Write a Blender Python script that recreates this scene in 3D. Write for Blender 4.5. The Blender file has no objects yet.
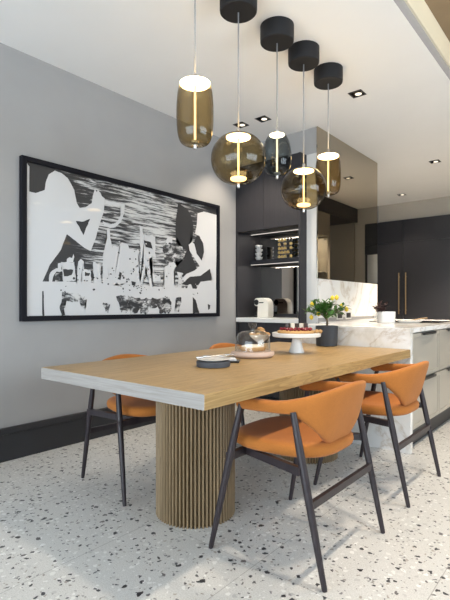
import bpy, bmesh, math, random
from mathutils import Vector, Matrix
PI = math.pi
sc = bpy.context.scene
COL = sc.collection
random.seed(7)

# ------------------------------------------------------------------ helpers
def finish(name, bm, mats, parent=None, loc=(0, 0, 0), rot=(0, 0, 0), smooth=False, auto=None):
    bmesh.ops.recalc_face_normals(bm, faces=bm.faces[:])
    me = bpy.data.meshes.new(name)
    bm.to_mesh(me); bm.free()
    if not isinstance(mats, (list, tuple)): mats = [mats]
    for m in mats: me.materials.append(m)
    if smooth:
        for p in me.polygons: p.use_smooth = True
        if auto is not None:
            try: me.set_sharp_from_angle(angle=math.radians(auto))
            except Exception: pass
    o = bpy.data.objects.new(name, me)
    COL.objects.link(o)
    o.location = loc; o.rotation_euler = rot
    if parent is not None: o.parent = parent
    return o

def tag(o, label, cat, group=None, kind=None):
    o['label'] = label; o['category'] = cat
    if group: o['group'] = group
    if kind: o['kind'] = kind
    return o

def thing(name, label, cat, loc=(0, 0, 0), rz=0.0, group=None):
    o = bpy.data.objects.new(name, None)
    o.empty_display_size = .05
    COL.objects.link(o)
    o.location = loc; o.rotation_euler = (0, 0, rz)
    return tag(o, label, cat, group)

def struct(name, bm, mats, label=None, **k):
    o = finish(name, bm, mats, **k)
    o['kind'] = 'structure'
    if label: o['label'] = label
    return o

def dup(root, loc, rz=None, label=None, group=None, scale=None):
    def cp(o, parent):
        c = o.copy(); COL.objects.link(c)
        if parent is not None: c.parent = parent
        for ch in list(o.children): cp(ch, c)
        return c
    r = cp(root, None)
    r.location = loc
    if rz is not None: r.rotation_euler = (0, 0, rz)
    if scale is not None: r.scale = (scale,) * 3
    if label: r['label'] = label
    if group: r['group'] = group
    return r

def B(): return bmesh.new()

def box(bm, a, b, bevel=0.0, mi=0, seg=2):
    x0, y0, z0 = a; x1, y1, z1 = b
    vs = [bm.verts.new(p) for p in ((x0,y0,z0),(x1,y0,z0),(x1,y1,z0),(x0,y1,z0),(x0,y0,z1),(x1,y0,z1),(x1,y1,z1),(x0,y1,z1))]
    fs = [bm.faces.new([vs[i] for i in f]) for f in ((3,2,1,0),(4,5,6,7),(0,1,5,4),(1,2,6,5),(2,3,7,6),(3,0,4,7))]
    for f in fs: f.material_index = mi
    if bevel > 0:
        es = list({e for f in fs for e in f.edges})
        r = bmesh.ops.bevel(bm, geom=es, offset=bevel, segments=seg, affect='EDGES', profile=.5)
        for f in r['faces']: f.material_index = mi
    return bm

def loops(bm, rings, closed=True, cap0=True, cap1=True, mi=0):
    """skin a list of rings (lists of points of equal length)"""
    R = [[bm.verts.new(p) for p in r] for r in rings]
    n = len(R[0])
    for i in range(len(R) - 1):
        for j in range(n if closed else n - 1):
            k = (j + 1) % n
            f = bm.faces.new((R[i][j], R[i][k], R[i+1][k], R[i+1][j])); f.material_index = mi
    if cap0: bm.faces.new(list(reversed(R[0]))).material_index = mi
    if cap1: bm.faces.new(R[-1]).material_index = mi
    return R

def lathe(bm, prof, seg=32, c=(0, 0, 0), cap0=True, cap1=True, mi=0):
    rings = []
    for r, z in prof:
        r = max(r, 1e-5)
        rings.append([(c[0] + r*math.cos(2*PI*j/seg), c[1] + r*math.sin(2*PI*j/seg), c[2] + z) for j in range(seg)])
    return loops(bm, rings, True, cap0, cap1, mi)

def tube(bm, pts, rad, seg=12, mi=0, flat=1.0):
    pts = [Vector(p) for p in pts]
    if not isinstance(rad, (list, tuple)): rad = [rad] * len(pts)
    rings = []; up = None
    for i, p in enumerate(pts):
        d = (pts[min(i+1, len(pts)-1)] - pts[max(i-1, 0)]).normalized()
        if up is None:
            up = Vector((0, 0, 1)) if abs(d.z) < .9 else Vector((1, 0, 0))
        s = d.cross(up).normalized(); t = s.cross(d).normalized(); up = t
        rings.append([tuple(p + rad[i]*(math.cos(2*PI*j/seg)*s*flat + math.sin(2*PI*j/seg)*t)) for j in range(seg)])
    return loops(bm, rings, True, True, True, mi)

def beam(bm, p, q, w, h, bevel=.003, mi=0):
    """flat bar from p to q, w thick sideways, h tall"""
    p = Vector(p); q = Vector(q); d = (q - p).normalized()
    s = d.cross(Vector((0, 0, 1))).normalized(); t = s.cross(d).normalized()
    r = [tuple(a + s*x*w/2 + t*z*h/2) for a in (p, q) for x, z in ((-1,-1),(1,-1),(1,1),(-1,1))]
    loops(bm, [r[:4], r[4:]], True, True, True, mi)
    return bm

def prism(bm, poly, z0, z1, mi=0):
    return loops(bm, [[(x, y, z0) for x, y in poly], [(x, y, z1) for x, y in poly]], True, True, True, mi)

def ball(bm, c, r, sx=1, sy=1, sz=1, sub=2, mi=0):
    res = bmesh.ops.create_icosphere(bm, subdivisions=sub, radius=r)
    for v in res['verts']:
        v.co = Vector((c[0] + v.co.x*sx, c[1] + v.co.y*sy, c[2] + v.co.z*sz))
        for f in v.link_faces: f.material_index = mi
    return res['verts']

# ------------------------------------------------------------------ materials
def mat(name, col, rough=.5, metal=0.0, coat=0.0, spec=.5):
    m = bpy.data.materials.new(name); m.use_nodes = True
    b = m.node_tree.nodes['Principled BSDF']
    b.inputs['Base Color'].default_value = (*col, 1)
    b.inputs['Roughness'].default_value = rough
    b.inputs['Metallic'].default_value = metal
    b.inputs['Coat Weight'].default_value = coat
    b.inputs['Specular IOR Level'].default_value = spec
    return m

class N:
    def __init__(s, m): s.t = m.node_tree; s.b = s.t.nodes['Principled BSDF']
    def n(s, typ, **k):
        x = s.t.nodes.new(typ)
        for a, v in k.items():
            if a.startswith('_'): setattr(x, a[1:], v)
            else: x.inputs[a.replace('__', ' ')].default_value = v
        return x
    def l(s, a, b): s.t.links.new(a, b)
    def coords(s, scale=(1, 1, 1), rot=(0, 0, 0)):
        tc = s.n('ShaderNodeTexCoord'); mp = s.n('ShaderNodeMapping')
        mp.inputs['Scale'].default_value = scale; mp.inputs['Rotation'].default_value = rot
        s.l(tc.outputs['Object'], mp.inputs['Vector']); return mp.outputs['Vector']
    def ramp(s, fac, stops, mode='LINEAR'):
        r = s.n('ShaderNodeValToRGB'); e = r.color_ramp.elements
        r.color_ramp.interpolation = mode
        while len(e) < len(stops): e.new(.5)
        for i, (p, c) in enumerate(stops):
            e[i].position = p; e[i].color = (*c, 1) if len(c) == 3 else c
        s.l(fac, r.inputs['Fac']); return r.outputs['Color']
    def mix(s, fac, a, b, blend='MIX'):
        x = s.n('ShaderNodeMix', _data_type='RGBA', _blend_type=blend)
        for sock, v in ((x.inputs[0], fac), (x.inputs[6], a), (x.inputs[7], b)):
            if hasattr(v, 'is_linked'): s.l(v, sock)
            else: sock.default_value = v if not isinstance(v, tuple) or len(v) == 4 else (*v, 1)
        return x.outputs[2]
    def noise(s, vec, scale, detail=3, rough=.5, dist=0.0):
        x = s.n('ShaderNodeTexNoise', Scale=scale, Detail=detail, Roughness=rough, Distortion=dist)
        s.l(vec, x.inputs['Vector']); return x.outputs['Fac']
    def math(s, op, a, b=0.0, clamp=False):
        x = s.n('ShaderNodeMath', _operation=op, _use_clamp=clamp)
        for sock, v in ((x.inputs[0], a), (x.inputs[1], b)):
            if hasattr(v, 'is_linked'): s.l(v, sock)
            else: sock.default_value = v
        return x.outputs[0]
    def bump(s, h, strength=.2, dist=.002):
        x = s.n('ShaderNodeBump', Strength=strength, Distance=dist)
        s.l(h, x.inputs['Height']); s.l(x.outputs['Normal'], s.b.inputs['Normal'])

def paint(name, col, rough=.6, amp=.03):
    m = mat(name, col, rough); k = N(m); v = k.coords()
    f = k.noise(v, 3.0, 4)
    c = k.ramp(f, [(.3, tuple(x*(1-amp) for x in col)), (.7, tuple(min(1, x*(1+amp)) for x in col))])
    k.l(c, k.b.inputs['Base Color'])
    k.bump(k.noise(v, 260, 2), .04, .001)
    return m

def wood(name, light, dark, along='Y', scale=1.0, rough=.42, contrast=1.0):
    m = mat(name, light, rough, spec=.4); k = N(m)
    st = {'Y': (9, .55, 9), 'Z': (9, 9, .55), 'X': (.55, 9, 9)}[along]
    v = k.coords(tuple(x*scale for x in st))
    big = k.noise(v, 1.6, 5, .55, 1.2)
    st2 = {'Y': (120, 4, 120), 'Z': (120, 120, 4), 'X': (4, 120, 120)}[along]
    v2 = k.coords(tuple(x*scale for x in st2))
    fine = k.noise(v2, 1.0, 3, .6)
    rings = k.math('FRACT', k.math('MULTIPLY', big, 9.0))
    g = k.math('ADD', k.math('MULTIPLY', rings, .30), k.math('MULTIPLY', fine, .75))
    mid = tuple((a+b)/2 for a, b in zip(light, dark))
    c = k.ramp(g, [(.22, dark), (.48, mid), (.78, light)])
    k.l(c, k.b.inputs['Base Color'])
    k.bump(fine, .12, .001)
    return m

def marble(name, base=(.86, .85, .83)):
    m = mat(name, base, .16, spec=.5); k = N(m)
    v = k.coords((1, 1, 1), (.5, .4, .7))
    w = k.noise(v, 1.2, 8, .6, 1.5)
    vein = k.math('ABSOLUTE', k.math('SUBTRACT', w, .5))
    c1 = k.ramp(vein, [(.0, (.66, .60, .53)), (.010, (.78, .75, .71)), (.035, base)])
    w2 = k.noise(v, .9, 5, .5, .8)
    vein2 = k.math('ABSOLUTE', k.math('SUBTRACT', w2, .47))
    c2 = k.ramp(vein2, [(.0, (.80, .76, .69)), (.014, (.93, .90, .85)), (.045, (1, 1, 1))])
    c = k.mix(.8, c1, c2, 'MULTIPLY')
    cl = k.ramp(k.noise(v, 2.3, 3), [(.3, (.90, .90, .92)), (.65, (1, 1, 1))])
    c = k.mix(1.0, c, cl, 'MULTIPLY')
    k.l(c, k.b.inputs['Base Color'])
    return m

def fabric(name, col, rough=.85):
    m = mat(name, col, rough, spec=.2); k = N(m)
    b = k.b; b.inputs['Sheen Weight'].default_value = .08; b.inputs['Sheen Roughness'].default_value = .5
    v = k.coords()
    f = k.noise(v, 420, 2); g = k.noise(v, 14, 3)
    c = k.ramp(f, [(.3, tuple(x*.82 for x in col)), (.7, tuple(min(1, x*1.15) for x in col))])
    c = k.mix(1.0, c, k.ramp(g, [(.3, (.92,)*3), (.7, (1, 1, 1))]), 'MULTIPLY')
    k.l(c, b.inputs['Base Color']); k.bump(f, .25, .0015)
    return m

def terrazzo():
    m = mat('terrazzo', (.62, .61, .59), .34, spec=.45); k = N(m)
    tc = k.coords()
    warp = k.n('ShaderNodeTexNoise', Scale=48.0, Detail=2.0); k.l(tc, warp.inputs['Vector'])
    off = k.n('ShaderNodeVectorMath', _operation='MULTIPLY_ADD')
    k.l(warp.outputs['Color'], off.inputs[0]); off.inputs[1].default_value = (.030,)*3
    k.l(tc, off.inputs[2]); vec = off.outputs[0]
    base = k.ramp(k.noise(tc, 190, 3), [(.35, (.56, .545, .52)), (.62, (.70, .69, .665))])
    base = k.mix(1.0, base, k.ramp(k.noise(tc, 2.2, 3), [(.3, (.93, .93, .93)), (.7, (1, 1, 1))]), 'MULTIPLY')
    def chips(base, scale, frac, size, cols, seed):
        mp = k.n('ShaderNodeMapping'); mp.inputs['Location'].default_value = (seed, seed*.7, 0)
        mp.inputs['Scale'].default_value = (1, 1, 0)
        k.l(vec, mp.inputs['Vector'])
        vo = k.n('ShaderNodeTexVoronoi', Scale=scale, Randomness=1.0); vo.voronoi_dimensions = '2D'
        k.l(mp.outputs['Vector'], vo.inputs['Vector'])
        sep = k.n('ShaderNodeSeparateColor'); k.l(vo.outputs['Color'], sep.inputs[0])
        pick = k.math('LESS_THAN', sep.outputs[0], frac)
        sz = k.math('MULTIPLY', k.math('ADD', k.math('MULTIPLY', sep.outputs[1], .75), .35), size)
        ins = k.math('LESS_THAN', vo.outputs['Distance'], sz)
        col = k.ramp(sep.outputs[2], cols)
        return k.mix(k.math('MULTIPLY', pick, ins), base, col)
    base = chips(base, 34, .50, .30, [(0, (.80, .79, .77)), (.6, (.74, .73, .70)), (1, (.44, .43, .42))], 3.1)
    base = chips(base, 64, .15, .36, [(0, (.10, .10, .11)), (.5, (.26, .25, .25)), (1, (.40, .36, .31))], 9.4)
    base = chips(base, 36, .13, .32, [(0, (.018, .018, .022)), (.7, (.045, .045, .05)), (1, (.15, .14, .14))], 1.7)
    base = chips(base, 24, .07, .27, [(0, (.015, .015, .02)), (.8, (.05, .05, .055)), (1, (.18, .16, .15))], 5.9)
    # tile joints
    sx = k.n('ShaderNodeSeparateXYZ'); k.l(tc, sx.inputs[0])
    def joint(sock, off, per, w):
        f = k.math('FRACT', k.math('DIVIDE', k.math('ADD', sock, off + 50*per), per))
        return k.math('LESS_THAN', f, w/per)
    j = k.math('MAXIMUM', joint(sx.outputs['X'], 1.114, .61, .0032), joint(sx.outputs['Y'], -.30, 1.22, .0022))
    base = k.mix(k.math('MULTIPLY', j, .62), base, (.22, .21, .20, 1))
    k.l(base, k.b.inputs['Base Color'])
    return m

def emit(name, col, strength):
    m = bpy.data.materials.new(name); m.use_nodes = True
    t = m.node_tree; t.nodes.clear()
    e = t.nodes.new('ShaderNodeEmission'); o = t.nodes.new('ShaderNodeOutputMaterial')
    e.inputs[0].default_value = (*col, 1); e.inputs[1].default_value = strength
    t.links.new(e.outputs[0], o.inputs[0]); return m

def thin_glass(name, tint, refl=1.0, edge=None, rough=.0):
    """thin tinted glass: clear transmission with a Fresnel mirror on top"""
    m = bpy.data.materials.new(name); m.use_nodes = True
    t = m.node_tree; t.nodes.clear()
    o = t.nodes.new('ShaderNodeOutputMaterial'); mx = t.nodes.new('ShaderNodeMixShader')
    tr = t.nodes.new('ShaderNodeBsdfTransparent'); gl = t.nodes.new('ShaderNodeBsdfGlossy')
    lw = t.nodes.new('ShaderNodeLayerWeight'); lw.inputs['Blend'].default_value = .5
    pw = t.nodes.new('ShaderNodeMath'); pw.operation = 'POWER'; pw.inputs[1].default_value = 4.0
    t.links.new(lw.outputs['Facing'], pw.inputs[0])
    ml = t.nodes.new('ShaderNodeMath'); ml.operation = 'MULTIPLY_ADD'; ml.inputs[1].default_value = .8*refl; ml.inputs[2].default_value = .045*refl
    t.links.new(pw.outputs[0], ml.inputs[0])
    ramp = t.nodes.new('ShaderNodeValToRGB')
    ramp.color_ramp.elements[0].position = .25; ramp.color_ramp.elements[0].color = (*tint, 1)
    ramp.color_ramp.elements[1].position = 1.0; ramp.color_ramp.elements[1].color = (*(edge or tint), 1)
    t.links.new(lw.outputs['Facing'], ramp.inputs[0]); t.links.new(ramp.outputs[0], tr.inputs[0])
    gl.inputs['Roughness'].default_value = rough
    t.links.new(ml.outputs[0], mx.inputs[0]); t.links.new(tr.outputs[0], mx.inputs[1]); t.links.new(gl.outputs[0], mx.inputs[2])
    t.links.new(mx.outputs[0], o.inputs[0]); return m

M = {}
M['wall'] = paint('wall_grey_paint', (.355, .345, .34), .55)
M['wallpale'] = paint('wall_pale_paint', (.66, .65, .63), .55)
M['wallroom'] = paint('wall_dark_grey_paint', (.24, .235, .23), .6)
M['beige'] = paint('wall_beige_paint', (.42, .39, .345), .6)
M['ceil'] = paint('ceiling_white_paint', (.86, .85, .84), .7, .01)
M['cream'] = paint('recess_cream_paint', (.78, .70, .54), .7)
M['brown'] = paint('recess_brown_board', (.24, .17, .10), .7, .12)
M['reveal'] = paint('reveal_unlit_grey', (.36, .345, .345), .6)  # shade of the unlit ceiling edge put into the colour
M['skirt'] = paint('skirting_charcoal_paint', (.022, .022, .025), .45)
M['floor'] = terrazzo()
M['navy'] = paint('charcoal_lacquer', (.020, .020, .025), .42, .05)
M['charwood'] = wood('charcoal_stained_veneer', (.027, .025, .029), (.018, .017, .020), 'Z', 1.0, .5)
M['char_in'] = paint('charcoal_cabinet_lining', (.035, .033, .036), .5)
M['greybrown'] = paint('grey_brown_panel', (.26, .235, .20), .5)
M['mirror'] = mat('bronze_mirror', (.43, .385, .31), .015, 1.0)
M['smoke'] = mat('smoked_mirror', (.40, .37, .34), .02, 1.0)
M['marble'] = marble('white_marble')
M['taupe'] = paint('taupe_cabinet_lacquer', (.385, .355, .305), .42, .015)
M['black'] = mat('black_metal', (.012, .012, .013), .4)
M['blackgloss'] = mat('black_glass', (.008, .008, .009), .08)
M['brass'] = mat('brushed_brass', (.42, .29, .15), .35, 1.0)
M['steel'] = mat('brushed_steel', (.55, .55, .56), .3, 1.0)
M['oak'] = wood('oak_tabletop', (.49, .325, .140), (.22, .130, .048), 'Y', 1.0, .36)
M['oakend_daylit'] = wood('oak_end_daylight_tint', (.375, .35, .33), (.26, .235, .215), 'X', 1.0, .35)  # oak paled and greyed: cool daylight on the end put into its colour
M['oakrib'] = wood('ribbed_oak', (.30, .212, .120), (.17, .118, .066), 'Z', 1.0, .55)
M['orange'] = fabric('orange_wool', (.43, .150, .030))
M['leg'] = wood('aubergine_stained_ash', (.034, .025, .029), (.018, .014, .017), 'Z', 1.0, .4)
M['canopy'] = mat('matt_black_canopy', (.012, .012, .014), .6, spec=.3)
M['cord'] = mat('grey_textile_cord', (.34, .33, .33), .7)
M['amber'] = thin_glass('amber_smoked_glass', (.72, .61, .41), .9, (.36, .28, .16))
M['blueglass'] = thin_glass('blue_smoked_glass', (.50, .53, .53), .8, (.22, .25, .27))
M['clear'] = thin_glass('clear_glass', (.96, .97, .97), 1.6, (.70, .74, .76))
M['cabglass'] = thin_glass('cabinet_glass', (.85, .85, .83), 1.0)
M['led'] = emit('led_disc_light', (1.0, .80, .48), 14)
M['ledrod'] = emit('led_rod_light', (1.0, .74, .38), 3.2)
M['ledlow'] = emit('led_lower_light', (1.0, .74, .36), 5)
M['strip'] = emit('led_strip_light', (1.0, .93, .84), .9)
M['lamp'] = emit('downlight_lamp', (1.0, .88, .70), 1.3)
M['white'] = mat('white_glaze', (.70, .69, .67), .25)
M['whiteplastic'] = mat('white_plastic', (.78, .75, .68), .3)
M['cupglaze'] = mat('grey_white_glaze', (.60, .59, .57), .4)
M['slate'] = mat('slate_blue_grey', (.050, .056, .070), .55)
M['pot'] = mat('anthracite_pot', (.030, .033, .040), .55)
M['soil'] = mat('dark_soil', (.03, .02, .014), .9)
M['leaf'] = mat('lemon_leaf', (.055, .15, .025), .4)
M['lemon'] = mat('lemon_skin', (.80, .58, .045), .45)
M['bark'] = mat('bark', (.11, .075, .045), .8)
M['redleaf'] = mat('dark_red_leaf', (.085, .045, .040), .5)
M['darkleaf'] = mat('dark_green_leaf', (.018, .032, .018), .5)
M['blush'] = mat('pinkish_wood_board', (.54, .40, .33), .5)
M['crust'] = paint('pastry_crust', (.46, .26, .10), .8, .3)
M['creamtop'] = paint('cream_topping', (.74, .66, .54), .6, .08)
M['berry'] = mat('dark_red_berry', (.20, .012, .022), .25)
M['choc'] = mat('dark_chocolate', (.035, .016, .010), .4)
M['gold'] = mat('gold_foil', (.75, .55, .24), .28, 1.0)
M['darkfoil'] = mat('black_foil', (.03, .026, .026), .3, .6)
M['silver'] = mat('silver_cutlery', (.66, .66, .68), .18, 1.0)
M['napkin'] = fabric('white_linen', (.74, .74, .76))
M['darkframe'] = mat('black_picture_frame', (.008, .008, .012), .5, spec=.15)
M['woodspoon'] = wood('pale_wooden_spoon', (.48, .31, .16), (.34, .20, .09), 'X', 3.0)
M['paper'] = mat('print_white', (.66, .66, .67), .5, coat=.55)
M['printdark'] = mat('print_dark', (.03, .03, .033), .5, coat=.55)
def print_mat(name, bias, grey=False):
    m = mat(name, (.5,)*3, .5, coat=.55); k = N(m)
    m.node_tree.nodes['Principled BSDF'].inputs['Coat Roughness'].default_value = .01
    # long brush strokes that run across the sheet and sink a little to the right
    v = k.coords((1, 2.6, 34) if not grey else (1, 6, 12), (.05, 0, 0))
    f = k.noise(v, 1.3, 7, .68, .35)
    tc = k.n('ShaderNodeTexCoord'); s = k.n('ShaderNodeSeparateXYZ'); k.l(tc.outputs['Object'], s.inputs[0])
    if not grey:
        # heavier ink towards one end of the sheet, drier strokes in the middle
        d = k.math('SUBTRACT', s.outputs['Y'], 2.72)
        w = k.math('SUBTRACT', .165, k.math('MULTIPLY', k.math('MULTIPLY', d, d), .24))
        up = k.math('MULTIPLY', k.math('SUBTRACT', s.outputs['Z'], 1.55), .0)
        f = k.math('ADD', k.math('ADD', f, w), up)
    c = k.ramp(f, [(.50 + bias, (.030, .030, .033)), (.55 + bias, (.10, .10, .105)), (.64 + bias, (.66, .66, .66))])
    k.l(c, k.b.inputs['Base Color']); return m
M['brush'] = print_mat('print_brush_strokes', .06)
M['grey'] = print_mat('print_grey_blots', -.05, True)
for nm in ('paper', 'printdark'):
    M[nm].node_tree.nodes['Principled BSDF'].inputs['Coat Roughness'].default_value = .01

ART = {'white':[[(1.593,1.87),(1.659,1.868),(1.727,1.903),(1.735,1.962),(1.758,2.022),(1.806,2.062),(1.862,2.056),(1.912,2.029),(1.942,1.99),(1.967,1.949),(1.976,1.905),(1.989,1.853),(2.015,1.819),(2.068,1.835),(2.123,1.876),(2.132,1.933),(2.151,1.993),(2.169,1.972),(2.179,1.99),(2.207,1.971),(2.217,1.949),(2.245,1.934),(2.236,1.823),(2.197,1.728),(2.16,1.603),(2.114,1.495),(2.059,1.513),(1.98,1.56),(1.904,1.604),(1.854,1.479),(1.766,1.36),(1.712,1.241),(1.704,1.205),(1.585,1.201)],[(1.585,1.232),(1.929,1.246),(1.929,0.989),(1.585,0.99)],[(1.921,1.246),(2.723,1.239),(2.723,0.985),(1.921,0.988)],[(2.711,1.238),(3.637,1.227),(3.626,0.984),(2.711,0.984)],[(3.343,1.983),(3.436,2.016),(3.645,2.01),(3.627,1.43),(3.529,1.441),(3.408,1.518),(3.436,1.615),(3.423,1.694),(3.35,1.763),(3.306,1.774),(3.333,1.865)],[(3.217,1.657),(3.266,1.691),(3.3,1.672),(3.333,1.582),(3.408,1.518),(3.535,1.456),(3.402,1.433),(3.316,1.516),(3.233,1.597)],[(3.402,1.48),(3.543,1.449),(3.384,1.362),(3.233,1.346),(3.13,1.278),(3.1,1.304),(3.185,1.37),(3.3,1.411)],[(3.529,1.441),(3.627,1.438),(3.623,0.976),(3.374,0.983),(3.32,1.123),(3.333,1.239),(3.387,1.304),(3.564,1.325)],[(2.245,1.922),(2.447,1.923),(2.441,1.838),(2.405,1.832),(2.405,1.891),(2.255,1.895)],[(2.405,1.832),(2.436,1.837),(2.405,1.765),(2.354,1.716),(2.294,1.7),(2.236,1.717),(2.226,1.748),(2.294,1.729),(2.354,1.75),(2.395,1.797)],[(2.268,1.697),(2.294,1.696),(2.299,1.619),(2.314,1.555),(2.334,1.507),(2.339,1.242),(2.226,1.238),(2.226,1.465),(2.245,1.54),(2.265,1.607)],[(2.294,1.503),(2.334,1.557),(2.385,1.549),(2.415,1.59),(2.468,1.587),(2.5,1.548),(2.554,1.535),(2.598,1.557),(2.62,1.489),(2.598,1.444),(2.631,1.393),(2.598,1.321),(2.62,1.244),(2.284,1.24),(2.265,1.337),(2.294,1.405)],[(1.862,1.386),(1.967,1.397),(1.972,1.359),(1.98,1.252),(1.871,1.244),(1.867,1.322)],[(1.862,1.341),(1.822,1.342),(1.782,1.321),(1.758,1.287),(1.758,1.236),(1.782,1.233),(1.79,1.281),(1.818,1.312),(1.862,1.318)],[(1.904,1.419),(1.929,1.432),(1.95,1.427),(1.959,1.454),(1.972,1.436),(1.963,1.408),(1.955,1.392),(1.908,1.393)],[(1.83,1.372),(1.854,1.385),(1.862,1.36),(1.854,1.337),(1.834,1.339)],[(2.006,1.4),(2.028,1.421),(2.055,1.404),(2.051,1.36),(2.037,1.317),(2.046,1.232),(1.989,1.229),(1.993,1.337)],[(2.033,1.348),(2.114,1.341),(2.114,1.234),(2.033,1.231)],[(2.132,1.409),(2.207,1.403),(2.212,1.238),(2.141,1.235)],[(2.609,1.759),(2.637,1.758),(2.643,1.693),(2.788,1.692),(2.788,1.503),(2.711,1.487),(2.758,1.231),(2.723,1.23),(2.682,1.414),(2.637,1.227),(2.603,1.226),(2.654,1.474),(2.614,1.488)],[(2.758,1.347),(2.854,1.343),(2.854,1.284),(2.758,1.285)],[(2.891,1.41),(2.941,1.441),(2.954,1.465),(3.018,1.474),(3.057,1.439),(3.018,1.399),(3.031,1.211),(2.879,1.216),(2.904,1.328)],[(3.057,1.382),(3.144,1.378),(3.117,1.319),(3.124,1.223),(3.07,1.222),(3.084,1.308)],[(3.206,1.264),(3.247,1.276),(3.276,1.218),(3.192,1.215)],[(2.941,1.71),(2.992,1.707),(3.031,1.57),(2.967,1.471),(2.916,1.504),(2.904,1.614)]],'dark':[[(1.98,1.717),(2.033,1.713),(2.109,1.751),(2.046,1.614)],[(3.074,2.042),(3.201,2.006),(3.266,1.925),(3.293,1.814),(3.233,1.681),(3.207,1.622),(3.316,1.469),(3.366,1.352),(3.112,1.34),(3.028,1.406),(3.137,1.502),(3.168,1.591),(3.06,1.629),(3.037,1.804)],[(3.233,1.354),(3.384,1.376),(3.535,1.447),(3.572,1.326),(3.387,1.304),(3.34,1.211),(3.266,1.256),(3.13,1.267)],[(3.293,1.687),(3.333,1.766),(3.366,1.765),(3.426,1.694),(3.439,1.613),(3.405,1.516),(3.333,1.58)],[(3.276,1.149),(3.319,1.12),(3.369,0.988),(3.276,0.988)],[(3.496,1.08),(3.535,1.07),(3.527,1.029),(3.504,1.019)],[(1.708,1.168),(1.719,1.169),(1.716,1.103),(1.722,0.99),(1.708,0.991),(1.712,1.082)],[(1.871,1.338),(1.959,1.339),(1.946,1.297),(1.912,1.283),(1.879,1.286)],[(2.059,1.326),(2.105,1.32),(2.095,1.296),(2.059,1.295)],[(2.395,1.345),(2.415,1.338),(2.4,1.278),(2.374,1.285)],[(2.521,1.275),(2.565,1.268),(2.554,1.233),(2.521,1.24)],[(2.051,1.895),(2.105,1.924),(2.123,1.908),(2.086,1.886)],[(2.654,1.641),(2.735,1.632),(2.758,1.572),(2.677,1.582)]],'grey':[[(2.895,1.634),(3.044,1.661),(3.185,1.596),(3.137,1.502),(2.925,1.46),(2.866,1.563)],[(1.854,1.168),(1.929,1.166),(2.015,1.153),(2.068,1.123),(1.998,1.091),(1.929,1.102),(1.879,1.083),(1.879,0.991),(1.854,0.991)],[(2.364,1.135),(2.426,1.149),(2.478,1.12),(2.5,1.06),(2.468,1.009),(2.415,1.005),(2.385,1.06)],[(2.478,1.145),(2.598,1.13),(2.677,1.078),(2.565,0.995),(2.5,0.992)],[(2.609,1.121),(2.967,1.139),(2.992,1.06),(2.967,0.995),(2.842,0.992),(2.818,1.051),(2.723,1.033),(2.677,0.989),(2.62,0.999)],[(2.226,1.092),(2.294,1.068),(2.284,1.011),(2.245,1.019)],[(2.015,1.106),(2.068,1.115),(2.059,1.037),(2.024,1.06)],[(1.814,1.29),(1.854,1.307),(1.854,1.247),(1.814,1.245)],[(3.057,1.145),(3.124,1.137),(3.084,1.003),(3.031,1.003)]]}
WORLD = 10.0
EXPO = 0.40
SPOTS = [(-.38, 1.72, 3.08, 95, 85, None, None), (-.38, 2.75, 3.08, 85, 85, None, None), (-.38, 4.2, 3.08, 90, 100, None, None),  # the aisle spot ending this row is added fill, without a fitting
         (-1.63, 3.69, 2.80, 30, 95, None, None), (-2.79, 3.59, 2.80, 45, 95, None, None), (-2.54, 3.61, 2.80, 35, 80, None, None),
         (-1.655, 6.04, 2.80, 300, 85, None, None), (-2.56, 7.5, 2.80, 25, 100, None, None), (-.5, 5.6, 2.56, 90, 100, -.6, 5.6), (-1.6, 6.7, 2.80, 330, 100, None, None)]  # the spots ending this row are added kitchen fill, without fittings
# ------------------------------------------------------------------ the room
CZ = 2.85          # ceiling height
XL = -3.175        # left wall
YF = 8.10          # far wall
YB = -2.6          # glazed wall behind the viewer
XR = 2.0
YN = 4.10          # front of the coffee niche wall

b = B(); box(b, (XL-.2, YB-.2, -.12), (XR+.2, YF+.2, 0)); struct('floor', b, M['floor'])
b = B(); box(b, (XL-.2, YB-.2, 0), (XL, YF+.2, 3.3)); struct('wall_left', b, M['wall'])
b = B(); box(b, (XL, YF, 0), (XR, YF+.2, 3.3)); struct('wall_far', b, M['beige'])
b = B(); box(b, (XR, YB-.2, 0), (XR+.2, .8, 3.3)); box(b, (XR, 4.05, 0), (XR+.2, YF+.2, 3.3))
box(b, (XR, .8, 0), (XR+.2, 4.05, .9)); box(b, (XR, .8, 2.4), (XR+.2, 4.05, 3.3)); struct('wall_right', b, M['wallroom'])
w = thing('added_side_window', 'added unseen side window with black frames, for daylight fill', 'window'); w['kind'] = 'structure'  # added out of view to let more daylight into the room
b = B()
for y in (.8, 1.86, 2.92, 3.99): box(b, (XR+.05, y, .9), (XR+.11, y+.06, 2.4))
box(b, (XR+.05, .8, .9), (XR+.11, 4.05, .96)); box(b, (XR+.05, .8, 2.34), (XR+.11, 4.05, 2.4))
finish('window_frame', b, M['black'], w)
b = B(); box(b, (XR+.077, .85, .95), (XR+.083, 4.0, 2.35)); finish('window_glass', b, M['cabglass'], w)
# flat ceiling, with the deep recess that starts to the right of the table
b = B()
box(b, (XL, YB, CZ), (-.97, YF, CZ+.09))
box(b, (-.97, 5.0, CZ), (XR, YF, CZ+.09))
struct('ceiling', b, M['ceil'])
b = B(); box(b, (-.985, YB, CZ+.002), (-.968, 5.0, CZ+.088)); struct('trim_1', b, M['reveal'])
b = B(); box(b, (-.99, YB, CZ+.09), (-.955, 5.0, 3.12)); struct('trim_2', b, M['cream'])
b = B(); box(b, (-.99, YB, 3.12), (XR, 5.0, 3.2)); struct('ceiling_recess', b, M['brown'])
b = B(); box(b, (-.955, 4.985, CZ+.09), (XR, 5.0, 3.12)); struct('trim_7', b, M['cream'])
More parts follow.
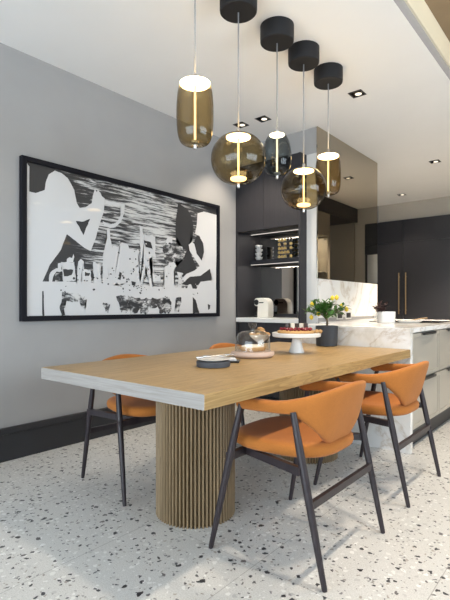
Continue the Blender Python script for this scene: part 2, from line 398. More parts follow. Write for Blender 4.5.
# skirting board with a small step at the top
b = B()
box(b, (XL, YB, 0), (XL+.022, 3.975, .185), .003)
box(b, (XL, YB, .185), (XL+.034, 3.975, .228), .006)
struct('baseboard_left', b, M['skirt'])
# back wall: piers, lintel and the wide glazed doors
b = B()
box(b, (XL, YB-.2, 0), (-2.95, YB, 3.3)); box(b, (1.75, YB-.2, 0), (XR, YB, 3.3)); box(b, (-2.95, YB-.2, 2.45), (1.75, YB, 3.3))
struct('wall_back', b, M['wallroom'])
w = thing('window_1', 'wide glazed garden doors with black frames', 'window'); w['kind'] = 'structure'
xs = [-2.95 + i*4.7/5 for i in range(6)]
b = B()
for x in xs: box(b, (max(x-.03, -2.95), YB-.12, 0), (min(x+.03, 1.75), YB-.04, 2.45))
box(b, (-2.95, YB-.12, 2.39), (1.75, YB-.04, 2.45)); box(b, (-2.95, YB-.12, 0), (1.75, YB-.04, .06))
finish('window_frame', b, M['black'], w)
b = B(); box(b, (-2.95, YB-.084, .05), (1.75, YB-.076, 2.4)); finish('window_glass', b, M['cabglass'], w)

# block of wall that holds the coffee niche and the bronze mirror
NX0, NX1 = -3.150, -2.374
NF = 3.985         # front plane of the coffee cupboard
b = B()
box(b, (XL, YN+.01, 2.59), (-2.235, 5.64, CZ))               # above the cupboards
box(b, (-2.352, YN+.022, 0), (-2.235, 5.64, 2.59))       # pale pier beside the niche
box(b, (XL, 4.75, 0), (-2.352, 5.64, 2.59))              # behind the niche
struct('wall_kitchen', b, M['wall'])
b = B(); box(b, (-2.352, YN+.008, .0), (-2.232, YN+.022, 2.59)); struct('trim_3', b, M['wallpale'])
b = B(); box(b, (-2.235, YN+.03, .94), (-2.226, 5.64, 1.333)); o = struct('trim_4', b, M['marble'])
b = B(); box(b, (-2.235, YN, 1.334), (-2.224, 5.64, CZ-.002), .001)
tag(finish('wall_mirror', b, M['mirror']), 'tall bronze mirror panel above the marble splashback', 'mirror')

# bulkhead and display unit on the right side of the kitchen (seen in the bronze mirror)
b = B(); box(b, (-.88, 5.4, 2.60), (XR, YF, CZ)); struct('trim_5', b, M['navy'])
b = B(); box(b, (-.83, YF-.03, 0), (XR, YF, 2.60)); struct('trim_6', b, M['greybrown'])

# ------------------------------------------------------------------ framed print on the left wall
PY0, PY1, PZ0, PZ1 = 1.55, 3.668, .952, 2.112
pic = thing('framed_print', 'wide framed black and white print of drinking silhouettes on the grey wall', 'picture', (0, 0, 0))
b = B()
fx0, fx1, fw = XL+.002, XL+.045, .036
box(b, (fx0, PY0, PZ0), (fx1, PY0+fw, PZ1), .002); box(b, (fx0, PY1-fw, PZ0), (fx1, PY1, PZ1), .002)
box(b, (fx0, PY0+fw, PZ0), (fx1, PY1-fw, PZ0+fw), .002); box(b, (fx0, PY0+fw, PZ1-fw), (fx1, PY1-fw, PZ1), .002)
finish('frame', b, M['darkframe'], pic)
b = B()
X0 = XL+.026
def rough(poly, amp, step=.018):
    out = []
    for i in range(len(poly)):
        p0, p1 = poly[i], poly[(i+1) % len(poly)]
        n_ = max(1, int(math.hypot(p1[0]-p0[0], p1[1]-p0[1])/step))
        for q in range(n_):
            t_ = q/n_
            out.append((p0[0]+(p1[0]-p0[0])*t_+random.uniform(-amp, amp), p0[1]+(p1[1]-p0[1])*t_+random.uniform(-amp, amp)))
    return out
def flat(poly, x, mi):
    vs = [b.verts.new((x, min(max(y, PY0+fw), PY1-fw), min(max(z, PZ0+fw), PZ1-fw))) for y, z in poly]
    # drop points that the clamp has collapsed
    f = b.faces.new(vs); f.material_index = mi
    return f
a = fw - .002
box(b, (XL+.006, PY0+a, PZ0+a), (X0, PY1-a, PZ1-a), 0, 0)
flat([(PY0+fw, PZ0+fw), (PY0+fw+.022, PZ0+fw), (PY0+fw+.018, 1.5), (PY0+fw+.026, PZ1-fw-.03), (PY0+fw, PZ1-fw)], X0+.0004, 1)
under = (1, 2)                                        # dark shapes that lie behind the white figures
layers = [('dark', 2, .0006, under), ('white', 1, .0010, range(99)), ('dark', 2, .0018, [i for i in range(99) if i not in under]), ('grey', 3, .0020, range(99))]
for k_, mi, dx, pick in layers:
    for i_, p in enumerate(ART[k_]):
        if i_ not in pick: continue
        amp = {'white': .0055, 'dark': .003, 'grey': .011}[k_]
        if k_ == 'white': amp = {0: .0008, 1: 0, 2: 0, 3: 0, 4: .001, 5: .001, 6: .001, 7: .001, 8: .002, 9: .002, 10: .003, 11: .012}.get(i_, amp)
        flat(rough(p, amp) if amp else p, X0+dx+i_*.00002, mi)
# specks: spatter around the bouquet and the things on the painted table
for i_ in range(150):
    u = random.gauss(2.62, .17) if i_ < 95 else random.uniform(1.85, 3.45); v = random.gauss(1.34, .13) if i_ < 95 else random.uniform(1.17, 1.36)
    r = random.uniform(.004, .013)
    flat([(u+r*random.uniform(.5, 1.2)*math.cos(a_), v+r*random.uniform(.4, 1.0)*math.sin(a_)) for a_ in (0, 1.1, 2.3, 3.4, 4.5, 5.4)], X0+.0022+i_*.000002, 2 if random.random() < .72 else 1)
bmesh.ops.triangulate(b, faces=[f for f in b.faces if len(f.verts) > 4], ngon_method='EAR_CLIP')
art = finish('print', b, [M['brush'], M['paper'], M['printdark'], M['grey']], pic)

# ------------------------------------------------------------------ dining table
TX, TZ, TT = -1.647, .75, .058
TY0, TY1 = 1.19, 3.368
table = thing('dining_table', 'long oak dining table on two ribbed round pedestals against the marble island', 'table', (TX, 0, 0))
b = B(); box(b, (-.559, TY0, TZ-TT), (.559, TY1, TZ), .0025)
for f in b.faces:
    if f.calc_center_median().y < TY0+.0005: f.material_index = 1      # near end, daylight put into its paler colour
finish('tabletop', b, [M['oak'], M['oakend_daylit']], table)
def pedestal(y):
    b = B(); n, R = 66, .205; pts = []
    for i in range(n):
        for j in range(6):
            t = (i + j/6.0) / n * 2*PI
            q = j/6.0
            r = R - .026 if j in (0, 5) else R - .006*abs(2*(j-1)/3.0-1)**2
            pts.append((r*math.cos(t), y + r*math.sin(t)))
    prism(b, pts, .0, TZ-TT)
    return finish('pedestal', b, M['oakrib'], table)
pedestal(1.735); pedestal(2.90)

# ------------------------------------------------------------------ chairs
def super_ring(cx, cy, ax, ay, z, n=36, e=3.0, yf=None):
    r = []
    for j in range(n):
        t = 2*PI*j/n; ct, st = math.cos(t), math.sin(t)
        x = ax*math.copysign(abs(ct)**(2/e), ct); y = ay*math.copysign(abs(st)**(2/e), st)
        if yf: y *= yf(x/ax)
        r.append((cx+x, cy+y, z))
    return r

def make_chair(label):
    t = thing('dining_chair', label, 'chair', (0, 0, 0), 0, 'orange dining chairs around the oak table')
    # legs: raked A-frames, front legs meet the arms, rear legs carry the back
    for sy in (-1, 1):
        for sx, fy, ty in ((-1, .328, .286), (1, .287, .286)):
            b = B()
            foot = Vector((sx*.265, sy*fy, 0)); top = Vector((sx*.128, sy*ty, .645))
            pts = [foot.lerp(top, q) for q in (0, .02, .35, .62, .8, 1)]
            tube(b, pts, [.0095, .011, .0145, .0165, .0155, .012], 14)
            finish('leg', b, M['leg'], t, smooth=True, auto=50)
    b = B(); beam(b, (-.178, -.315, .415), (-.178, .315, .415), .022, .034); finish('front_rail', b, M['leg'], t)
    for sy in (-1, 1):
        b = B(); beam(b, (-.170, sy*.19, .415), (.170, sy*.303, .428), .022, .032); finish('side_rail', b, M['leg'], t)
    b = B(); beam(b, (.205, -.29, .30), (.205, .29, .30), .018, .030); finish('rear_stretcher', b, M['leg'], t)
    # seat cushion
    b = B()
    yf = lambda u: 1.0 - .17*(u*.5+.5)
    prof = [(.80, .437), (.93, .440), (.985, .450), (1.0, .465), (.99, .480), (.955, .490), (.85, .4955), (.6, .496), (.3, .495)]
    loops(b, [super_ring(-.035, 0, .245*s, .268*s, z, 44, 2.9, yf) for s, z in prof])
    finish('seat', b, M['orange'], t, smooth=True)
    # one-piece arm and back band: a U of changing height, the back runs down to a rounded point
    b = B(); rings = []
    path = []
    for i in range(10):
        q = i/10.0
        path.append((-.165 + q*.185, -(.262 + .034*math.sin(q*PI/2)), 0.0, q))
    for i in range(37):
        ph = -PI/2 + PI*i/36
        path.append((.02 + .238*math.cos(ph), .296*math.sin(ph), (PI/2-abs(ph))/(PI/2), 1.0))
    path += [(x, -y, c, q) for x, y, c, q in reversed(path[:10])]
    n = len(path)
    for i, (x, y, c, q) in enumerate(path):
        p0 = path[max(i-1, 0)]; p1 = path[min(i+1, n-1)]
        d = Vector((p1[0]-p0[0], p1[1]-p0[1], 0)).normalized()
        nrm = Vector((d.y, -d.x, 0))                      # outward
        sm = c*c*(3-2*c)
        zt = .680 + .062*sm
        if c == 0.0: zt -= .005*(1-q)
        c2 = max(0.0, (c-.26)/.74)
        zb = .618 + .014*(q if c == 0 else 1) - .222*(c2**1.05) + .028*max(0, (c2-.8)/.2)**2
        hh = (zt-zb)/2; zc = (zt+zb)/2
        th = .027 - .006*sm                               # half thickness
        if c == 0.0:
            e = min(1.0, (q*.185+.004)/.03); e = math.sqrt(1-(1-e)**2); e = max(e, .12)
            th *= e*(.85+.15*q); hh *= e
        lean = .36*sm
        ring = []
        m = 20
        for j in range(m):
            a_ = 2*PI*j/m; ca, sa = math.cos(a_), math.sin(a_)
            ex = 2.0/(2.4+2.2*sm)
            u = th*math.copysign(abs(ca)**ex, ca); v = hh*math.copysign(abs(sa)**ex, sa)
            z = zc + v
            off = u - lean*(zt - z)
            ring.append((x + nrm.x*off, y + nrm.y*off*(1-.35*sm), z))
        rings.append(ring)
    loops(b, rings)
    finish('backrest', b, M['orange'], t, smooth=True)
    return t
CH = make_chair('orange upholstered chair with dark legs, the near one on the drawer side of the table')
CH.location = (-1.075, 1.835, 0)
dup(CH, (-1.075, 2.765, 0), 0, 'orange upholstered chair tucked in close to the drawers of the island')
dup(CH, (-2.205, 1.88, 0), PI-.087, 'orange upholstered chair under the near table end by the wall, below the framed print')
dup(CH, (-2.31, 3.02, 0), PI, 'orange upholstered chair mostly hidden behind the tabletop and the glass cake dome')

# ------------------------------------------------------------------ pendants over the table
PX = -1.632
def pendant(y, kind, top, bot, R, glass, label):
    t = thing('pendant_lamp', label, 'pendant lamp', (PX, y, 0), 0, 'pendant lamps in a row over the table')
    b = B(); lathe(b, [(.100, CZ-.108), (.106, CZ-.102), (.1075, CZ-.09), (.1075, CZ)], 48)
    finish('ceiling_canopy', b, M['canopy'], t, smooth=True, auto=35)
    b = B(); tube(b, [(0, 0, CZ-.10), (0, 0, top+.012)], .0042, 10); finish('cord', b, M['cord'], t, smooth=True)
    b = B(); lathe(b, [(.010, top+.0), (.011, top+.012), (.009, top+.026), (.005, top+.03)], 20); finish('cord_holder', b, M['steel'], t, smooth=True)
    H_ = top - bot; n = 28; prof = []
    if kind == 'globe':
        for i in range(n+1):
            a_ = -PI/2 + PI*i/n
            zz = math.sin(a_); rr = math.cos(a_)
            r = R*max(rr, 0)**.86; z = (top+bot)/2 + H_/2*zz
            prof.append((r, z))
        dr, dz, lr, lz = .070, top-.030, .046, bot+.036
    elif kind == 'cylinder':
        for i in range(n+1):
            a_ = -PI/2 + PI*i/n
            ca, sa = math.cos(a_), math.sin(a_)
            r = R*max(ca, 0)**.34*(1 - .035*(sa*.5+.5)); z = (top+bot)/2 + H_/2*math.copysign(abs(sa)**.80, sa)
            prof.append((r, z))
        dr, dz, lr, lz = .078, top-.028, .020, bot+.02
    else:
        for i in range(n+1):
            a_ = -PI/2 + PI*i/n
            ca, sa = math.cos(a_), math.sin(a_)
            z = (top+bot)/2 + H_/2*sa
            r = R*max(ca, 0)**.62*(1 - .10*sa)
            prof.append((r, z))
        dr, dz, lr, lz = .048, top-.022, .022, bot+.018
    prof[0] = (.012, prof[0][1]); prof[-1] = (.010, prof[-1][1])
    b = B(); lathe(b, prof, 56, cap0=False, cap1=False); finish('glass_shade', b, glass, t, smooth=True)
    b = B(); lathe(b, [(dr*.99, dz+.004), (dr, dz+.005), (dr, dz+.009), (dr*.9, dz+.010)], 40); lp = finish('upper_lamp', b, M['led'], t)
    b = B(); lathe(b, [(.0055, lz), (.0055, dz-.002)], 16); finish('light_rod', b, M['ledrod'], t)
    b = B(); lathe(b, [(lr*.9, lz-.012), (lr, lz-.008), (lr, lz), (lr*.98, lz+.001)], 32)
    finish('lower_lamp', b, M['ledlow'] if kind == 'globe' else M['steel'], t, smooth=True, auto=40)
    b = B(); lathe(b, [(.006, bot-.022), (.009, bot-.016), (.007, bot-.002), (.011, bot+.006)], 20); finish('bottom_knob', b, M['steel'], t, smooth=True)
    return t
PEND_W = 5
pendant(1.715, 'cylinder', 2.222, 1.886, .097, M['amber'], 'tall amber glass cylinder pendant closest to the framed print')
pendant(2.075, 'globe', 2.050, 1.758, .158, M['amber'], 'amber glass globe pendant between the tall cylinder and the blue egg')
pendant(2.475, 'egg', 2.170, 1.895, .092, M['blueglass'], 'egg-shaped blue-grey glass pendant, middle of the row')
pendant(2.81, 'globe', 2.022, 1.732, .158, M['amber'], 'amber glass globe pendant low in front of the coffee niche')
pendant(3.175, 'cylinder', 2.213, 1.905, .097, M['amber'], 'short amber glass cylinder pendant at the kitchen end of the row')

# ------------------------------------------------------------------ ceiling downlights
def downlight(x, y, label, first=[None]):
    if first[0] is not None:
        return dup(first[0], (x, y, CZ), 0, label)
    t = thing('ceiling_downlight', label, 'downlight', (x, y, CZ), 0, 'square downlights in the ceiling')
    b = B(); s, q = .058, .046
    for a1, a2 in (((-s, -s, -.004), (s, -q, .0)), ((-s, q, -.004), (s, s, .0)), ((-s, -q, -.004), (-q, q, .0)), ((q, -q, -.004), (s, q, .0))):
        box(b, a1, a2)
    finish('trim_frame', b, M['black'], t)
    b = B(); box(b, (-q, -q, -.002), (q, q, -.0005)); finish('baffle', b, M['blackgloss'], t)
    b = B(); lathe(b, [(.027, -.0045), (.027, -.002)], 24, (.008, .008, 0)); finish('lamp', b, M['lamp'], t)
    first[0] = t; return t
downlight(-1.63, 3.69, 'square black ceiling downlight beside the last pendant canopies, over the island end')
downlight(-2.79, 3.59, 'square black ceiling downlight nearest the framed print')
downlight(-2.54, 3.61, 'square black ceiling downlight above the egg pendant, before the coffee niche')
downlight(-1.655, 6.04, 'square black ceiling downlight over the far end of the kitchen aisle')
downlight(-2.56, 7.50, 'small ceiling downlight close to the dark tall cupboards')
# ------------------------------------------------------------------ coffee niche
BK = 4.435                       # mirrored back
cab = thing('coffee_cupboard', 'dark tall coffee cupboard with open lit shelf and smoked mirror back', 'cupboard', (0, 0, 0))
b = B(); box(b, (NX0-.02, NF, 0), (NX0, BK+.3, 2.59)); box(b, (NX1, NF, 0), (-2.354, BK+.3, 2.59)); finish('side_panel', b, M['charwood'], cab)
b = B(); box(b, (NX0, BK+.004, .93), (NX1, BK+.03, 1.90)); finish('back_panel', b, M['char_in'], cab)
b = B(); box(b, (NX0, BK, .972), (NX1, BK+.004, 1.872)); finish('mirror_back', b, M['smoke'], cab)
b = B(); box(b, (NX0, NF+.02, 1.875), (NX1, BK+.3, 2.59)); finish('upper_body', b, M['char_in'], cab)
xm = -2.80
for x0, x1 in ((NX0+.001, xm-.0015), (xm+.0015, NX1-.001)):
    b = B(); box(b, (x0, NF, 1.872), (x1, NF+.0185, 2.588), .0015); finish('upper_door', b, M['charwood'], cab)
b = B(); box(b, (NX0+.001, 4.215, 1.530), (NX1-.001, BK-.001, 1.578), .001); finish('shelf', b, M['charwood'], cab)
for z in (1.866, 1.524):
    b = B(); box(b, (NX0+.006, 4.228, z+.001), (NX1-.006, 4.236, z+.005)); finish('light_strip', b, M['strip'], cab)
b = B(); box(b, (NX0+.001, NF+.05, .10), (NX1-.001, BK+.3, .884)); finish('base_body', b, M['char_in'], cab)
for x0, x1 in ((NX0+.001, xm-.0015), (xm+.0015, NX1-.001)):
    b = B(); box(b, (x0, NF+.03, .105), (x1, NF+.049, .880), .0015); finish('base_door', b, M['charwood'], cab)
b = B(); box(b, (NX0-.018, NF-.004, .886), (NX1-.001, BK-.001, .932), .003); finish('worktop', b, M['white'], cab)

for z, w_ in ((1.858, 7), (1.518, 7)):                         # the strips' light
    L = bpy.data.lights.new('shelf_light', 'AREA'); L.shape = 'RECTANGLE'; L.size = .64; L.size_y = .012; L.energy = w_*.16; L.color = (1, .93, .84)
    o = bpy.data.objects.new('shelf_light', L); COL.objects.link(o); o.location = ((NX0+NX1)/2, 4.232, z)

# coffee machine: side-on, its black brewing front to the left
cm = thing('coffee_machine', 'cream capsule coffee machine with a black front on the niche worktop', 'coffee machine', (-2.985, 4.235, .932))
pr = [(-.035, .0), (.105, .0), (.112, .02), (.112, .135), (.104, .175), (.082, .205), (.05, .218), (-.050, .218), (-.068, .210), (-.080, .19), (-.084, .168), (-.078, .145), (-.060, .130), (-.030, .126)]
b = B(); rings = []
for y, s in ((-.055, .965), (-.050, .99), (-.04, 1), (.04, 1), (.050, .99), (.055, .965)):
    rings.append([(.022+(x-.022)*s, y, .109+(z-.109)*s) for x, z in pr])
loops(b, rings); finish('body', b, M['whiteplastic'], cm, smooth=True, auto=40)
b = B(); box(b, (-.090, -.046, .0), (-.037, .046, .022), .004); box(b, (-.088, -.04, .022), (-.040, .04, .060), .004); finish('drip_tray', b, M['black'], cm)
b = B(); box(b, (-.039, -.05, .02), (-.0355, .05, .134), .001); finish('front_plate', b, M['black'], cm)
b = B()
rr = [(( -.046+.031*math.cos(2*PI*j/28)), .170+.031*math.sin(2*PI*j/28)) for j in range(28)]
loops(b, [[(x, -.0585, z) for x, z in rr], [(x, .0585, z) for x, z in rr]]); finish('brew_head', b, M['black'], cm, smooth=True, auto=40)
b = B(); tube(b, [(-.062, 0, .135), (-.062, 0, .105)], [.012, .009], 14); finish('spout', b, M['black'], cm, smooth=True, auto=40)
b = B(); box(b, (-.01, -.0575, .160), (.050, .0575, .172), .003); finish('lever', b, M['black'], cm)

# stack of cups: each cup is a thing of its own
def cup(z, k):
    t = tag(finish('stacked_cup', lathe_cup(), M['cupglaze'], None, (-3.098+[.002,-.003,.003,0][k], 4.32, z), (0, 0, k*1.3), True, 50),
            ['grey-white cup at the bottom of the stack on the niche shelf', 'grey-white cup second from the bottom of the shelf stack',
             'grey-white cup third from the bottom of the shelf stack', 'grey-white cup topmost of the stack on the niche shelf'][k], 'cup', 'cups stacked on the niche shelf')
    return t
def lathe_cup():
    b = B(); lathe(b, [(.018, 0), (.021, .003), (.023, .010), (.037, .022), (.042, .040), (.0425, .046), (.039, .045), (.033, .022), (.018, .014)], 28)
    return b
for k in range(4): cup(1.578 + k*.0445, k)

# rack of coffee capsules
rk = thing('capsule_rack', 'black wire capsule rack full of gold and black capsules on the niche shelf', 'rack', (-2.738, 4.33, 1.578))
b = B()
box(b, (-.098, -.03, 0), (.098, .03, .008), .001)
for i in range(6):
    x = -.095 + i*.038; tube(b, [(x, .026, .004), (x, .026, .232)], .0022, 8)
finish('wire_frame', b, M['black'], rk)
for r_ in range(5):
    b = B(); box(b, (-.098, -.026, .008+r_*.0455), (.098, .028, .011+r_*.0455)); finish('tier', b, M['black'], rk)
first = {}
for r_ in range(5):
    for c_ in range(5):
        dark = (c_ == 3 and r_ in (0, 2, 3, 4)) or (r_, c_) in ((4, 4), (1, 4), (3, 1))
        p = (-2.738 - .076 + c_*.038, 4.335, 1.578 + .0295 + r_*.0455)
        if dark not in first:
            b = B(); pr_ = [(.0, -.026), (.0165, -.026), (.0175, -.0245), (.0165, -.0225), (.0145, -.018), (.0105, .008), (.004, .014), (.0, .0145)]
            rings = [[(max(r, 1e-5)*math.cos(2*PI*j/20), y, max(r, 1e-5)*math.sin(2*PI*j/20)) for j in range(20)] for r, y in pr_]
            loops(b, rings)
            o = finish('coffee_capsule', b, M['darkfoil'] if dark else M['gold'], None, p, (0, 0, 0), True, 40)
            tag(o, 'black coffee capsule held in the rack on the niche shelf' if dark else 'gold coffee capsule held in the rack on the niche shelf', 'capsule',
                'black capsules in the rack' if dark else 'gold capsules in the rack')
            first[dark] = o
        else:
            o = first[dark].copy(); COL.objects.link(o); o.location = p

def leaf(bm, c, d, l, w, up=(0, 0, 1), curl=.18, mi=0):
    """a pointed, slightly folded leaf with a thin body"""
    d = Vector(d).normalized(); up = Vector(up)
    s = d.cross(up)
    if s.length < .05: s = d.cross(Vector((1, 0, 0)))
    s.normalize(); n = s.cross(d).normalized(); c = Vector(c)
    prof = [(0, .06), (.18, .62), (.45, 1.0), (.72, .72), (1, .03)]
    mid = []; lf = []; rt = []
    for q, ww in prof:
        base = c + d*l*q - n*curl*l*q*q
        mid.append(bm.verts.new(base)); lf.append(bm.verts.new(base + s*w*ww*.5 + n*w*ww*.14)); rt.append(bm.verts.new(base - s*w*ww*.5 + n*w*ww*.14))
    for i in range(4):
        bm.faces.new((lf[i], lf[i+1], mid[i+1], mid[i])).material_index = mi
        bm.faces.new((mid[i], mid[i+1], rt[i+1], rt[i])).material_index = mi

def rdir(el0, el1):
    a = random.uniform(0, 2*PI); e = math.radians(random.uniform(el0, el1))
    return Vector((math.cos(a)*math.cos(e), math.sin(a)*math.cos(e), math.sin(e)))

# small dark plant at the pier end of the niche worktop
t = thing('small_plant', 'small dark leafy plant in a black cup at the right end of the niche worktop', 'plant', (-2.455, 4.16, .932))
b = B(); lathe(b, [(.026, 0), (.030, .004), (.034, .045), (.031, .045), (.028, .036)], 24); finish('cup', b, M['black'], t, smooth=True, auto=40)
b = B()
for i in range(34): leaf(b, (random.uniform(-.02, .02), random.uniform(-.02, .02), .034), rdir(5, 80), random.uniform(.035, .06), .02)
finish('foliage', b, M['darkleaf'], t)

# ------------------------------------------------------------------ island
IX0, IX1, IY0, IY1, IZ = -2.03, -1.088, 3.37, 5.60, .902
isl = thing('kitchen_island', 'kitchen island with marble end and taupe drawers at the end of the table', 'island', (0, 0, 0))
b = B(); box(b, (IX0, IY0, 0), (IX1, IY0+.045, IZ-.036)); finish('end_panel', b, M['marble'], isl)
b = B(); box(b, (IX0+.02, IY0+.046, .158), (IX1-.022, IY1-.02, IZ-.037)); finish('body', b, M['taupe'], isl)
b = B(); box(b, (IX0+.06, IY0+.046, 0), (-1.150, IY1-.05, .158)); finish('plinth', b, M['skirt'], isl)
gap = .006
ys = [3.418, 4.108, 4.80, 5.58]
def front(name, y0, y1, z0, z1):
    """one framed drawer front with its recessed field and a black edge pull"""
    b = B(); x0, x1 = IX1-.0215, IX1-.002; fr = .028
    box(b, (x0, y0, z0), (x1-.006, y1, z1))
    box(b, (x1-.006, y0, z0), (x1, y0+fr, z1)); box(b, (x1-.006, y1-fr, z0), (x1, y1, z1))
    box(b, (x1-.006, y0+fr, z0), (x1, y1-fr, z0+fr)); box(b, (x1-.006, y0+fr, z1-fr), (x1, y1-fr, z1))
    o = finish(name, b, M['taupe'], isl)
    yc = (y0+y1)/2 + .03
    b = B(); box(b, (x1-.004, yc-.165, z1-.004), (x1+.018, yc+.165, z1+.0), .001); box(b, (x1+.014, yc-.165, z1-.019), (x1+.018, yc+.165, z1-.002), .001)
    finish('handle', b, M['black'], o)
for i in range(3):
    front('drawer', ys[i]+gap, ys[i+1]-gap, .160, .512)
    front('drawer', ys[i]+gap, ys[i+1]-gap, .522, .858)
b = B()
pts = [(IX0, IY0), (IX1, IY0), (IX1, IY1), (-2.2255, IY1), (-2.2255, 4.135), (IX0, 4.135)]
prism(b, pts, IZ-.036, IZ); bmesh.ops.bevel(b, geom=b.edges[:], offset=.002, segments=1, affect='EDGES'); finish('worktop', b, M['marble'], isl)
b = B(); box(b, (-2.2, 4.15, .0), (IX0+.018, IY1-.02, IZ-.037)); finish('side_unit', b, M['taupe'], isl)

tag(finish('induction_hob', box(B(), (-1.86, 4.50, IZ), (-1.20, 5.02, IZ+.006), .002), M['blackgloss']), 'black glass hob set flush in the island worktop', 'hob')

# sockets on the marble splashback
for yy, lab in ((4.585, 'black wall socket on the splashback, the one beside the lemon tree'), (4.80, 'black wall socket on the splashback, the one farther from the lemon tree')):
    t = thing('wall_socket', lab, 'socket', (-2.226, yy, .958), 0, 'sockets on the marble splashback')
    b = B(); box(b, (0, -.075, -.043), (.006, .075, .043), .002); finish('cover_plate', b, M['white'], t)
    b = B(); box(b, (.006, -.052, -.028), (.009, .052, .028), .001); finish('insert', b, M['black'], t)

# white planter cup with a dark red plant
t = thing('planter_cup', 'square white handled planter with dark red leaves on the island worktop', 'planter', (-1.615, 4.30, IZ), .70)
b = B(); loops(b, [super_ring(0, 0, s, s, z, 32, 4.5) for s, z in ((.070, 0), (.074, .003), (.076, .10), (.075, .106), (.070, .106), (.068, .085), (.02, .083))]); finish('pot', b, M['white'], t, smooth=True, auto=40)
b = B(); tube(b, [(-.074, 0, .082), (-.098, 0, .08), (-.108, 0, .055), (-.098, 0, .03), (-.074, 0, .027)], .006, 10); finish('handle', b, M['white'], t, smooth=True)
b = B(); lathe(b, [(.062, .080), (.062, .088)], 20); finish('soil', b, M['soil'], t)
b = B()
for k in range(12):
    base = Vector((-.03+random.uniform(-.03, .03), random.uniform(-.04, .04), .086)); d = rdir(40, 80); d.x -= .35; d.normalize()
    tip = base + d*random.uniform(.05, .12)
    tube(b, [base, tip], .0016, 6)
    for j in range(8): leaf(b, base.lerp(tip, .3+.09*j), (d*.4+rdir(-10, 50)).normalized(), random.uniform(.032, .055), .024)
finish('foliage', b, M['redleaf'], t)

# shallow dish with a wooden spoon
t = thing('spoon_rest', 'pale shallow oval dish holding a wooden spoon in front of the hob', 'dish', (-1.43, 4.40, IZ), .70)
b = B(); loops(b, [[(x, y, z) for x, y, _ in super_ring(0, 0, a_, a_*.5, 0, 36, 2)] for a_, z in ((.07, 0), (.09, .002), (.128, .024), (.124, .026), (.085, .008), (.02, .006))]); finish('dish', b, M['white'], t, smooth=True, auto=50)
b = B(); tube(b, [(-.04, .0, .014), (.03, .0, .024), (.10, .0, .040), (.165, 0, .046)], [.014, .006, .006, .007], 10); finish('wooden_spoon', b, M['woodspoon'], t, smooth=True)

# ------------------------------------------------------------------ tall dark cupboards on the far wall
tc = thing('tall_cupboards', 'wall of tall charcoal kitchen cupboards with slim brass handles', 'cupboard', (0, 0, 0))
FY = 8.05; tx0, tx1, tz = XL+.004, -1.045, 2.545
b = B(); box(b, (tx0, FY, 0), (tx1, YF-.002, tz)); finish('carcass', b, M['navy'], tc)
seams = [tx0, -2.716, -1.960, tx1]
for i in range(3):
    for z0, z1 in ((.10, 2.155), (2.160, tz-.02)):
        x0, x1 = seams[i]+.003, seams[i+1]-.003
        if i == 2 and z0 < 1: continue
        b = B(); box(b, (x0, FY-.022, z0), (x1, FY-.001, z1), .001); d = finish('door', b, M['navy'], tc)
        if z0 < 1:
            hx = x1-.055 if i == 0 else x0+.055
            b = B(); tube(b, [(hx, FY-.066, .92), (hx, FY-.066, 1.63)], .011, 12)
            for zz in (.99, 1.56): tube(b, [(hx, FY-.066, zz), (hx, FY-.022, zz)], .006, 8)
            finish('handle', b, M['brass'], d, smooth=True, auto=40)
b = B(); box(b, (seams[2]+.003, FY-.022, .10), (seams[3]-.003, FY-.001, 1.46), .001); box(b, (seams[2]+.003, FY-.022, 1.99), (seams[3]-.003, FY-.001, 2.155), .001); finish('door', b, M['navy'], tc)
b = B(); box(b, (-1.62, FY-.03, 1.47), (-1.10, FY-.001, 1.98), .002); ov = finish('oven_front', b, M['steel'], tc)

# lit glazed display unit opposite the bronze mirror
du = thing('display_cabinet', 'tall grey-brown cabinet with lit glass shelves, seen in the bronze mirror', 'cabinet', (0, 0, 0))
b = B()
box(b, (-.85, 6.30, 0), (-.25, 7.06, 1.02)); box(b, (-.85, 6.30, 2.22), (-.25, 7.06, 2.60))
box(b, (-.85, 6.30, 1.02), (-.25, 6.36, 2.22)); box(b, (-.85, 6.98, 1.02), (-.25, 7.06, 2.22)); box(b, (-.30, 6.36, 1.02), (-.25, 6.98, 2.22))
finish('body', b, M['greybrown'], du)
for z in (1.30, 1.62):
    b = B(); box(b, (-.83, 6.361, z), (-.301, 6.979, z+.012)); finish('shelf', b, M['white'], du)
b = B(); box(b, (-.70, 6.45, 2.210), (-.66, 6.9, 2.218)); finish('light_strip', b, M['strip'], du)
b = B(); box(b, (-.848, 6.361, 1.022), (-.842, 6.979, 2.218)); finish('glass_door', b, M['cabglass'], du)
L = bpy.data.lights.new('display_light', 'AREA'); L.shape = 'RECTANGLE'; L.size = .03; L.size_y = .5; L.energy = 14; L.color = (1, .9, .75)
o = bpy.data.objects.new('display_light', L); COL.objects.link(o); o.location = (-.68, 6.67, 2.2)

